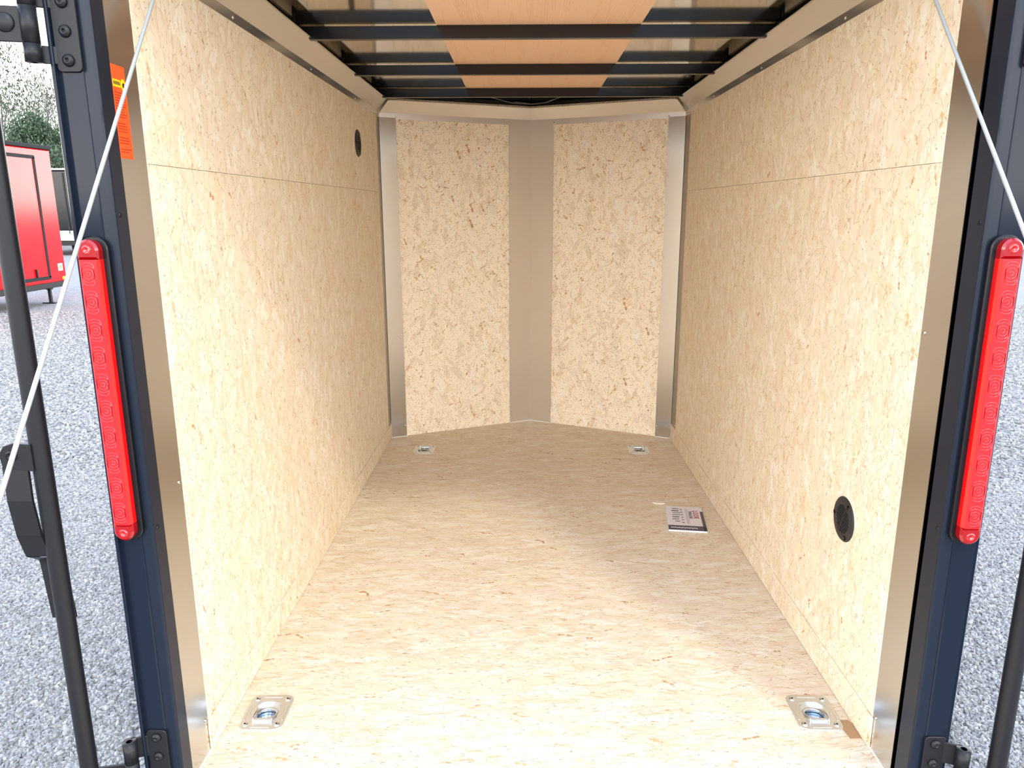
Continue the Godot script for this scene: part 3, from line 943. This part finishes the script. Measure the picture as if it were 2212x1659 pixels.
# ------------------------------------------------------------------ fittings
func build_fittings() -> void:
	var words := ["recessed tie-down ring in the rear floor corner below the orange sticker",
		"recessed tie-down ring in the rear floor corner beside a brown bark patch",
		"small recessed tie-down ring in the nose corner under the high vent",
		"small recessed tie-down ring in the nose corner behind the booklet"]
	var spots := ring_spots()
	var first: Node3D = null
	for k in 4:
		var t: Node3D
		if first == null:
			t = tie_down()
			first = t
		else:
			t = first.duplicate()
			t.name = numbered("tie_down_ring")
			add_child(t)
		t.position = Vector3(spots[k].x, 0, spots[k].y)
		t.rotation.y = [0.02, -0.02, PI, PI - 0.03][k]
		tag(t, words[k], "tie-down ring", "tie-down rings in the floor")
	vent("wall_vent", Vector3(HW, 0.457, -1.731), Vector3(-1, 0, 0), -0.42, "black round plastic louvre vent low on the wall above the tie-down ring")
	vent("wall_vent", Vector3(-HW, 1.487, -3.347), Vector3(1, 0, 0), 0.06, "black round plastic louvre vent high on the wall near the nose")
	manual()
	# loose wood sliver on the floor beside the booklet
	var chip := obj("wood_sliver", prismm(PackedVector2Array([Vector2(-0.026, 0.004), Vector2(-0.010, -0.010), Vector2(0.010, -0.009), Vector2(0.027, -0.003), Vector2(0.012, 0.006), Vector2(-0.008, 0.010)]), 0.0, 0.003, M.wood_chip, Transform3D(Basis(Vector3.RIGHT, -PI / 2), Vector3.ZERO), 0.001), null, Vector3(0.530, 0.0002, -2.938), Basis(Vector3.UP, -0.1))
	tag(chip, "thin pale wood sliver lying on the floor beside the booklet", "wood chip")
	# bark patch pressed into the floor by the rear ring
	var bk := obj("bark_patch", prismm(PackedVector2Array([Vector2(-0.022, -0.030), Vector2(0.010, -0.034), Vector2(0.021, -0.012), Vector2(0.013, 0.030), Vector2(-0.012, 0.034), Vector2(-0.020, 0.010)]), 0.0, 0.0008, M.bark, Transform3D(Basis(Vector3.RIGHT, -PI / 2), Vector3.ZERO), 0.0003), null, Vector3(0.741, 0.0001, -1.546), Basis(Vector3.UP, 0.2))
	tag(bk, "small brown bark patch on the floor against the kick strip", "bark patch")


func tie_down() -> Node3D:
	var t := thing("tie_down_ring", "", "", Vector3.ZERO)
	var up := Basis(Vector3.RIGHT, -PI / 2)      # outline x,y -> floor x,-z ; z -> up
	# plate with a round opening
	var st := new_st()
	var outer := rect(0.105, 0.130, 0.020, 5)
	var n := outer.size()
	var inner := PackedVector2Array()
	for p in outer:
		inner.append(Vector2(p.x * 0.8, p.y * 0.8).normalized() * 0.038 + Vector2(0, 0.004))
	for i in n:
		var j := (i + 1) % n
		var A := outer[i]
		var B := outer[j]
		var C := inner[j]
		var D := inner[i]
		var Ai := A * 0.985
		var Bi := B * 0.985
		var f := func(q: Vector2, y: float) -> Vector3: return Vector3(q.x, y, -q.y)
		quad(st, f.call(A, 0.0), f.call(B, 0.0), f.call(B, 0.002), f.call(A, 0.002))
		quad(st, f.call(A, 0.002), f.call(B, 0.002), f.call(Bi, 0.003), f.call(Ai, 0.003))
		quad(st, f.call(Ai, 0.003), f.call(Bi, 0.003), f.call(C, 0.003), f.call(D, 0.003))
	obj("plate", commit(st, M.zinc), t)
	# pressed ribs on the plate
	for r in [[Vector3(0.0, 0.003, -0.055), Vector3(0.045, 0.0016, 0.003)], [Vector3(0.046, 0.003, 0.004), Vector3(0.003, 0.0016, 0.055)], [Vector3(-0.046, 0.003, 0.004), Vector3(0.003, 0.0016, 0.055)], [Vector3(0.0, 0.003, 0.057), Vector3(0.045, 0.0016, 0.003)]]:
		obj("rib", boxm(r[0], r[1], M.zinc, 0.0007), t)
	# bowl with stepped floor
	obj("bowl", lathem([Vector2(0.0, -0.013), Vector2(0.010, -0.013), Vector2(0.016, -0.0125), Vector2(0.0195, -0.0105), Vector2(0.024, -0.012), Vector2(0.030, -0.0100), Vector2(0.0355, -0.004), Vector2(0.0375, 0.0015), Vector2(0.0395, 0.0032), Vector2(0.0405, 0.003)], M.zinc_bright, 32, Transform3D(Basis.IDENTITY, Vector3(0, 0, -0.004))), t)
	# D ring lying in the bowl
	var pts := []
	for i in 17:
		var a := lerpf(-0.25, PI + 0.25, i / 16.0)
		pts.append(Vector3(cos(a) * 0.0255, -0.0055 + 0.006 * (1.0 - sin(a)) * 0.5, -sin(a) * 0.0245 + 0.004))
	var bar_z := 0.0345
	pts.append(Vector3(-0.0215, 0.004, bar_z - 0.006))
	pts.append(Vector3(-0.019, 0.0055, bar_z))
	pts.append(Vector3(0.019, 0.0055, bar_z))
	pts.append(Vector3(0.0215, 0.004, bar_z - 0.006))
	obj("ring", tubem(pts, 0.0049, M.zinc_bright, 10, true), t)
	# strap that holds the straight side of the ring
	var ss := new_st()
	var arc := []
	for i in 9:
		var a := PI * i / 8.0
		arc.append(Vector2(cos(a) * 0.0075, sin(a) * 0.0075))
	for i in 8:
		var p0: Vector2 = arc[i]
		var p1: Vector2 = arc[i + 1]
		quad(ss, Vector3(-0.019, p0.y + 0.003, p0.x + bar_z), Vector3(0.019, p0.y + 0.003, p0.x + bar_z), Vector3(0.019, p1.y + 0.003, p1.x + bar_z), Vector3(-0.019, p1.y + 0.003, p1.x + bar_z), true)
	obj("hinge_strap", commit(ss, M.zinc_bright), t)
	for x in [-0.022, 0.022]:
		obj("ring_collar", lathem([Vector2(0.0, 0.0015), Vector2(0.0075, 0.0015), Vector2(0.0075, -0.0015), Vector2(0.0, -0.0015)], M.zinc, 14, Transform3D(Basis(Vector3.BACK, PI / 2), Vector3(x, 0.0055, bar_z))), t)
	# bolt heads with a dark drive hole
	for p in [Vector3(-0.038, 0.003, -0.047), Vector3(0.038, 0.003, -0.047), Vector3(-0.038, 0.003, 0.047), Vector3(0.038, 0.003, 0.047)]:
		var b := obj("bolt", lathem([Vector2(0.0025, 0.0032), Vector2(0.004, 0.0036), Vector2(0.0068, 0.0024), Vector2(0.0078, 0.0)], M.zinc_bright, 14, Transform3D(Basis.IDENTITY, p)), t)
		obj("drive_hole", lathem([Vector2(0.0, 0.0012), Vector2(0.0026, 0.0032)], M.hole, 10, Transform3D(Basis.IDENTITY, p)), b)
	return t


func vent(called: String, at: Vector3, out: Vector3, tilt: float, label: String) -> void:
	var t := thing(called, label, "vent", at, "round wall vents")
	t.basis = facing(out)
	# flange ring
	obj("flange", lathem([Vector2(0.0, 0.0), Vector2(0.0565, 0.0), Vector2(0.0565, 0.0015), Vector2(0.054, 0.004), Vector2(0.040, 0.0052), Vector2(0.0365, 0.0052), Vector2(0.0365, 0.0006), Vector2(0.0, 0.0006)], M.black_plastic, 40, Transform3D(Basis(Vector3.RIGHT, PI / 2), Vector3.ZERO)), t)
	obj("opening", prismm(disc(0.0364, 32), 0.0, 0.0009, M.hole), t)
	var r := Basis(Vector3.BACK, tilt)
	for k in 10:
		var y := -0.0315 + 0.007 * k
		var half := sqrt(0.0365 * 0.0365 - y * y)
		obj("slat", boxm(Vector3.ZERO, Vector3(half * 2, 0.0026, 0.0042), M.black_plastic, 0.0005, Transform3D(r, r * Vector3(0, y, 0.003))), t)
	obj("mullion", boxm(Vector3.ZERO, Vector3(0.0024, 0.071, 0.0046), M.black_plastic, 0.0005, Transform3D(r, Vector3(0, 0, 0.003))), t)
	for k in 3:
		var a := 1.0 + TAU * k / 3.0
		var c := Vector3(cos(a), sin(a), 0) * 0.0465
		var ring := []
		for i in 9:
			var b := a + PI / 2 + lerpf(-2.0, 2.0, i / 8.0)
			ring.append(c + Vector3(cos(b) * 0.0048, sin(b) * 0.0048, 0.0047))
		obj("screw_slot", tubem(ring, 0.0013, M.hole, 6), t)


func manual() -> void:
	var p0 := Vector3(0.550, 0, -2.891)
	var p1 := Vector3(0.695, 0, -2.884)
	var p2 := Vector3(0.520, 0, -2.656)
	var t := thing("owner_booklet", "white trailer owner booklet with dark bands lying on the floor", "booklet", (p1 + p2) / 2)
	t.rotation.y = atan2(p2.x - p0.x, p2.z - p0.z)
	var w := 0.146
	var h := 0.236
	obj("pages", boxm(Vector3(0, 0.0035, 0), Vector3(w, 0.006, h), M.paper, 0.0008), t)
	var cv := obj("cover", boxm(Vector3(0, 0.0069, 0), Vector3(w, 0.0008, h), M.cover, 0.0003), t)
	var y := 0.0074
	obj("band", boxm(Vector3(0, y, h / 2 - 0.022), Vector3(w, 0.0003, 0.044), M.band, 0.0), cv)
	obj("band", boxm(Vector3(w / 2 - 0.006, y, 0.022), Vector3(0.012, 0.0003, h - 0.044), M.band, 0.0), cv)
	# large words run across the page: tops of the letters towards +x
	var lie := Basis(Vector3(0, 0, 1), Vector3(1, 0, 0), Vector3(0, 1, 0))
	text("title", "LOOK", 0.030, M.red_ink, cv, Vector3(0.043, y, -0.040), lie, 0.0004)
	text("subtitle", "TRAILERS", 0.017, M.ink, cv, Vector3(0.022, y, -0.035), lie, 0.0004)
	# ruled lines, small diagrams and print too fine to read
	for k in 3:
		obj("print_line", boxm(Vector3(0.004 + 0.004 * k, y, -0.02), Vector3(0.0011, 0.0003, 0.15), M.grey_ink, 0.0), cv)
	for k in 7:
		obj("diagram_bar", boxm(Vector3(-0.036 + rng.randf_range(-0.004, 0.004), y, -0.092 + k * 0.021), Vector3(rng.randf_range(0.018, 0.034), 0.0003, rng.randf_range(0.006, 0.013)), M.grey_ink if k % 3 != 1 else M.ink, 0.0, Transform3D.IDENTITY), cv)
	for k in 6:
		obj("print_line", boxm(Vector3(-0.012, y, -0.085 + k * 0.026), Vector3(0.009, 0.0003, 0.008), M.grey_ink, 0.0), cv)
	for k in 14:
		obj("print_line", boxm(Vector3(-0.060 + k * 0.0073, y + 0.0002, h / 2 - 0.024 + (k % 2) * 0.002), Vector3(0.0052, 0.0003, 0.009), M.cover, 0.0), cv)


# ------------------------------------------------------------------ the yard outside
func stone_mesh(seed_: int, m: Material) -> ArrayMesh:
	var r := RandomNumberGenerator.new()
	r.seed = seed_
	var st := new_st()
	var ph := [r.randf() * TAU, r.randf() * TAU, r.randf() * TAU]
	var f := func(i: int, k: int) -> Vector3:
		var la := -PI / 2 + PI * i / 4.0
		var lo := TAU * (k % 7) / 7.0
		var d := Vector3(cos(la) * cos(lo), sin(la), cos(la) * sin(lo))
		var b: float = 1.0 + 0.22 * sin(d.x * 3.1 + ph[0]) + 0.2 * sin(d.z * 3.7 + ph[1]) + 0.15 * sin(d.y * 4.0 + ph[2])
		return d * b * 0.5
	for i in 4:
		for k in 7:
			quad(st, f.call(i, k), f.call(i + 1, k), f.call(i + 1, k + 1), f.call(i, k + 1))
	return commit(st, m)


# small crushed stones seen from afar: one tone per cell
func crushed(kind: int, lo: Color, hi: Color) -> NoiseTexture2D:
	var t := noise_tex(9, 0.075, lo, hi, 1024)
	var n: FastNoiseLite = t.noise
	n.noise_type = FastNoiseLite.TYPE_CELLULAR
	n.fractal_type = FastNoiseLite.FRACTAL_NONE
	n.cellular_jitter = 1.0
	n.cellular_return_type = kind
	return t


func build_yard() -> void:
	var gm := mat(Color(1, 1, 1), 0.95, 0.0, 0.2)
	gm.albedo_texture = crushed(FastNoiseLite.RETURN_CELL_VALUE, Color(0.43, 0.43, 0.425), Color(0.62, 0.615, 0.605))
	gm.heightmap_enabled = true
	gm.heightmap_texture = crushed(FastNoiseLite.RETURN_DISTANCE, Color(1, 1, 1), Color(0, 0, 0))
	gm.heightmap_scale = 0.9
	gm.uv1_scale = Vector3(1.0, 1.0, 1.0) * 2.0
	var g := thing("ground", "grey crushed stone yard around the trailer", "ground", Vector3(0, GY, 0), "", "structure")
	var st := new_st()
	box(st, Vector3(0, -0.05, -20), Vector3(160, 0.1, 160), 0.0)
	obj("base", commit(st, gm), g)
	# loose stones: the nearest as pieces of their own, the rest as one mass
	var tones := [Color(0.56, 0.555, 0.55), Color(0.50, 0.50, 0.49), Color(0.62, 0.615, 0.60), Color(0.54, 0.53, 0.52)]
	var shapes := []
	for k in 8:
		shapes.append(stone_mesh(100 + k, mat(tones[k % 4], 0.9, 0.0, 0.2)))
	var r := RandomNumberGenerator.new()
	r.seed = 77
	for k in 300:
		var s := -1 if k < 190 else 1
		var z := -1.75 - 1.9 * r.randf()
		var x0 := lerpf(1.12, 2.05, (-z - 1.75) / 1.6) if s < 0 else lerpf(1.30, 2.1, (-z - 1.75) / 1.6)
		var x := x0 + r.randf() * (0.55 + (-z - 1.75) * 0.55)
		var o := obj("stone", shapes[k % 8], g, Vector3(s * x, 0.004, z), Basis.from_euler(Vector3(r.randf() * TAU, r.randf() * TAU, r.randf() * TAU)))
		var sz := r.randf_range(0.016, 0.028)
		o.scale = Vector3(sz, sz * r.randf_range(0.6, 0.9), sz * r.randf_range(0.7, 1.1))
	var sm := mat(Color(1, 1, 1), 0.9, 0.0, 0.2)
	sm.vertex_color_use_as_albedo = true
	var xs: Array[Transform3D] = []
	var cols: Array[Color] = []
	var add := func(x: float, z: float, sz: float) -> void:
		var b := Basis.from_euler(Vector3(r.randf() * TAU, r.randf() * TAU, r.randf() * TAU)) * Basis.from_scale(Vector3(sz, sz * r.randf_range(0.6, 0.9), sz * r.randf_range(0.7, 1.2)))
		xs.append(Transform3D(b, Vector3(x, sz * r.randf_range(-0.12, 0.22), z)))
		var v := r.randf_range(0.19, 0.37)
		cols.append(Color(v, v * r.randf_range(0.96, 1.0), v * r.randf_range(0.88, 0.98)))
	for k in 120000:
		var z := -1.1 - 3.5 * r.randf()
		add.call(z * 0.5 - 0.28 - r.randf() * (0.5 - z * 0.36), z, r.randf_range(0.009, 0.023))
	for k in 90000:
		var z := -1.1 - 3.3 * r.randf()
		add.call(-z * 0.5 + 0.30 + r.randf() * (0.45 - z * 0.34), z, r.randf_range(0.009, 0.023))
	for k in 90000:
		var far := r.randf()
		add.call((-1.0 if k % 2 else 1.0) * (0.86 + 4.6 * far * r.randf_range(0.6, 1.0)), 1.4 - 6.8 * r.randf(), r.randf_range(0.010, 0.024))
	for k in 60000:
		var z := -4.4 - 8.0 * r.randf()
		add.call(z * 0.62 + r.randf_range(-2.0, 2.6), z, r.randf_range(0.014, 0.034))
	for k in 40000:
		var z := -4.2 - 9.0 * r.randf()
		add.call(-z * 0.66 + r.randf_range(-1.2, 1.8), z, r.randf_range(0.014, 0.034))
	var mm := MultiMesh.new()
	mm.transform_format = MultiMesh.TRANSFORM_3D
	mm.use_colors = true
	mm.mesh = stone_mesh(55, sm)
	mm.instance_count = xs.size()
	for i in xs.size():
		mm.set_instance_transform(i, xs[i])
		mm.set_instance_color(i, cols[i])
	var mi := MultiMeshInstance3D.new()
	mi.name = "gravel"
	mi.multimesh = mm
	mi.set_meta("kind", "stuff")
	g.add_child(mi)
	red_trailer()
	black_trailer()
	trees()


func red_trailer() -> void:
	var red := mat(Color(0.90, 0.055, 0.085), 0.12, 0.0, 0.5)
	var white := mat(Color(0.85, 0.88, 0.84), 0.5)
	var t := thing("cargo_trailer", "red enclosed cargo trailer with a black framed side door", "trailer", Vector3(-8.5, GY, -13.73))
	var b := -GY - 0.06
	obj("body", boxm(Vector3(-1.0, b + 1.16, 2.4), Vector3(2.0, 2.32, 4.8), red, 0.03), t)
	obj("roof_trim", boxm(Vector3(-1.0, b + 2.345, 2.4), Vector3(2.03, 0.07, 4.84), M.rubber, 0.01), t)
	obj("skirt", boxm(Vector3(-1.0, b - 0.045, 2.4), Vector3(1.98, 0.10, 4.78), M.black_steel, 0.01), t)
	# side door with its rubber frame
	var dz0 := 0.54
	var dz1 := 1.36
	var y0 := b + 0.10
	var y1 := b + 2.16
	obj("door", boxm(Vector3(0.012, (y0 + y1) / 2, (dz0 + dz1) / 2), Vector3(0.024, y1 - y0, dz1 - dz0), red, 0.004), t)
	for e in [[Vector3(0.02, y0, (dz0 + dz1) / 2), Vector3(0.03, 0.06, dz1 - dz0 + 0.06)], [Vector3(0.02, y1, (dz0 + dz1) / 2), Vector3(0.03, 0.06, dz1 - dz0 + 0.06)], [Vector3(0.02, (y0 + y1) / 2, dz0), Vector3(0.03, y1 - y0, 0.06)], [Vector3(0.02, (y0 + y1) / 2, dz1), Vector3(0.03, y1 - y0, 0.06)]]:
		obj("door_seal", boxm(e[0], e[1], M.rubber, 0.005), t)
	obj("door_latch", boxm(Vector3(0.04, b + 0.20, 0.90), Vector3(0.03, 0.14, 0.035), M.black_steel, 0.006), t)
	obj("side_marker", boxm(Vector3(0.01, b + 0.06, 0.10), Vector3(0.02, 0.05, 0.10), M.yellow, 0.004), t)
	var stick := obj("side_sticker", boxm(Vector3(0.004, b + 0.26, 0.17), Vector3(0.008, 0.13, 0.13), white, 0.001), t)
	obj("sticker_print", boxm(Vector3(0.009, b + 0.265, 0.17), Vector3(0.003, 0.06, 0.06), mat(Color(0.45, 0.68, 0.25), 0.5), 0.0), stick)
	# drop-leg jack near the front corner
	var jk := new_st()
	box(jk, Vector3(-0.25, 0.17, 0.18), Vector3(0.05, 0.34, 0.05), 0.004)
	box(jk, Vector3(-0.25, 0.012, 0.18), Vector3(0.24, 0.02, 0.16), 0.004)
	box(jk, Vector3(-0.25, 0.30, 0.18), Vector3(0.09, 0.10, 0.09), 0.004)
	obj("jack", commit(jk, M.black_satin), t)
	for z in [3.0, 3.8]:
		obj("wheel", lathem([Vector2(0.0, 0.02), Vector2(0.17, 0.0), Vector2(0.19, 0.02), Vector2(0.32, 0.02), Vector2(0.35, -0.03), Vector2(0.35, -0.18), Vector2(0.0, -0.18)], M.rubber, 20, Transform3D(Basis(Vector3.BACK, -PI / 2), Vector3(-0.06, 0.35, z))), t)


func black_trailer() -> void:
	var t := thing("cargo_trailer", "black enclosed cargo trailer with a silver lower strip behind the red one", "trailer", Vector3(-17.6, GY, -28.0))
	var paint := mat(Color(0.04, 0.04, 0.05), 0.12, 0.0, 0.4)
	obj("body", boxm(Vector3(-0.6, 1.86, -2.6), Vector3(3.0, 2.5, 5.2), paint, 0.06), t)
	obj("roof_trim", boxm(Vector3(-0.6, 3.13, -2.6), Vector3(3.04, 0.06, 5.24), M.cover, 0.02), t)
	obj("stone_guard", boxm(Vector3(-0.6, 0.74, 0.01), Vector3(3.02, 0.36, 0.03), M.zinc, 0.006), t)
	obj("corner_trim", boxm(Vector3(0.66, 1.9, 0.01), Vector3(0.05, 2.2, 0.03), M.black_satin, 0.006), t)
	obj("frame", boxm(Vector3(-0.6, 0.47, -2.6), Vector3(2.8, 0.20, 5.0), M.black_steel, 0.01), t)
	for x in [0.55, -1.75]:
		obj("wheel", lathem([Vector2(0.0, 0.02), Vector2(0.17, 0.0), Vector2(0.19, 0.02), Vector2(0.32, 0.02), Vector2(0.35, -0.03), Vector2(0.35, -0.18), Vector2(0.0, -0.18)], M.rubber, 20, Transform3D(Basis(Vector3.BACK, -PI / 2), Vector3(x, 0.35, -0.8))), t)


func grow(st: SurfaceTool, r: RandomNumberGenerator, at: Vector3, dir: Vector3, length: float, rad: float, depth: int, tips: Array) -> void:
	var mid := at + dir * length * 0.5 + Vector3(r.randfn(0, 0.05), 0, r.randfn(0, 0.05)) * length
	var end := at + dir * length
	tube(st, [at, mid, end], rad, 5, false, rad * 0.6)
	if depth <= 1:
		tips.append(end)
	if depth == 0:
		return
	for k in 3:
		var d: Vector3 = (dir + Vector3(r.randfn(0, 0.42), r.randfn(0.12, 0.25), r.randfn(0, 0.42))).normalized()
		grow(st, r, at.lerp(end, r.randf_range(0.55, 1.0)), d, length * r.randf_range(0.55, 0.8), rad * 0.55, depth - 1, tips)


func trees() -> void:
	var bark := mat(Color(0.42, 0.40, 0.38), 0.9)
	var leaf_a := mat(Color(1, 1, 1), 0.6)
	leaf_a.vertex_color_use_as_albedo = true
	leaf_a.backlight_enabled = true
	leaf_a.backlight = Color(0.10, 0.14, 0.05)
	var plan := [
		["leafy_tree", "dense green leafy tree behind the red trailer roof", Vector3(-22.0, GY, -34.5), 5.6, 1100, 0.95, 0],
		["leafy_tree", "tall leafy tree rising above the red trailer beside bare branches", Vector3(-28.3, GY, -42.0), 10.4, 380, 1.25, 1],
		["leafy_tree", "low yellowish green tree above the black trailer", Vector3(-31.0, GY, -50.0), 6.4, 1000, 1.25, 2],
		["bare_tree", "thin bare tree with upright branches against the sky", Vector3(-36.6, GY, -58.0), 12.5, 0, 0.0, 3],
		["bare_tree", "sparsely leaved thin tree next to the black door post", Vector3(-40.0, GY, -67.0), 13.5, 150, 1.3, 4]]
	for e in plan:
		var r := RandomNumberGenerator.new()
		r.seed = 900 + e[6]
		var t := thing(e[0], e[1], "tree", e[2], "trees behind the parked trailers")
		var tips := []
		var st := new_st()
		var tall: float = e[3]
		if e[0] == "bare_tree":
			for k in 4:
				grow(st, r, Vector3(r.randfn(0, 0.2), 0, r.randfn(0, 0.2)), Vector3(r.randfn(0, 0.07), 1, r.randfn(0, 0.07)).normalized(), tall * 0.42, 0.09, 4, tips)
		else:
			grow(st, r, Vector3.ZERO, Vector3.UP, tall * 0.42, 0.16, 4, tips)
		obj("trunk", commit(st, bark), t)
		var n: int = e[4]
		if n == 0:
			continue
		var lf := new_st()
		var size: float = e[5]
		for k in n * 18:
			var c: Vector3 = tips[r.randi() % tips.size()]
			if k % 3 and e[0] != "bare_tree":
				var a := r.randf() * TAU
				var hh := r.randf()
				var wide := tall * 0.27 * sqrt(maxf(0.05, 1.0 - pow(absf(hh * 1.9 - 0.85), 2.0)))
				c = Vector3(cos(a) * wide * sqrt(r.randf()), tall * (0.22 + 0.80 * hh), sin(a) * wide * sqrt(r.randf()))
			c += Vector3(r.randfn(0, 0.04), r.randfn(0, 0.035), r.randfn(0, 0.04)) * tall
			var b := Basis.from_euler(Vector3(r.randf() * TAU, r.randf() * TAU, 0)) * (0.075 * size * r.randf_range(0.6, 1.2))
			var v := r.randf_range(0.6, 1.5)
			var base: Color = [Color(0.05, 0.085, 0.04), Color(0.075, 0.10, 0.05), Color(0.11, 0.13, 0.04), Color(0.08, 0.09, 0.05), Color(0.11, 0.12, 0.06)][e[6]]
			lf.set_color(Color(base.r * v, base.g * v, base.b * v))
			quad(lf, c + b * Vector3(0, -1, 0), c + b * Vector3(0.45, 0, 0.1), c + b * Vector3(0, 1, 0), c + b * Vector3(-0.45, 0, 0.1))
		obj("foliage", commit(lf, leaf_a), t)
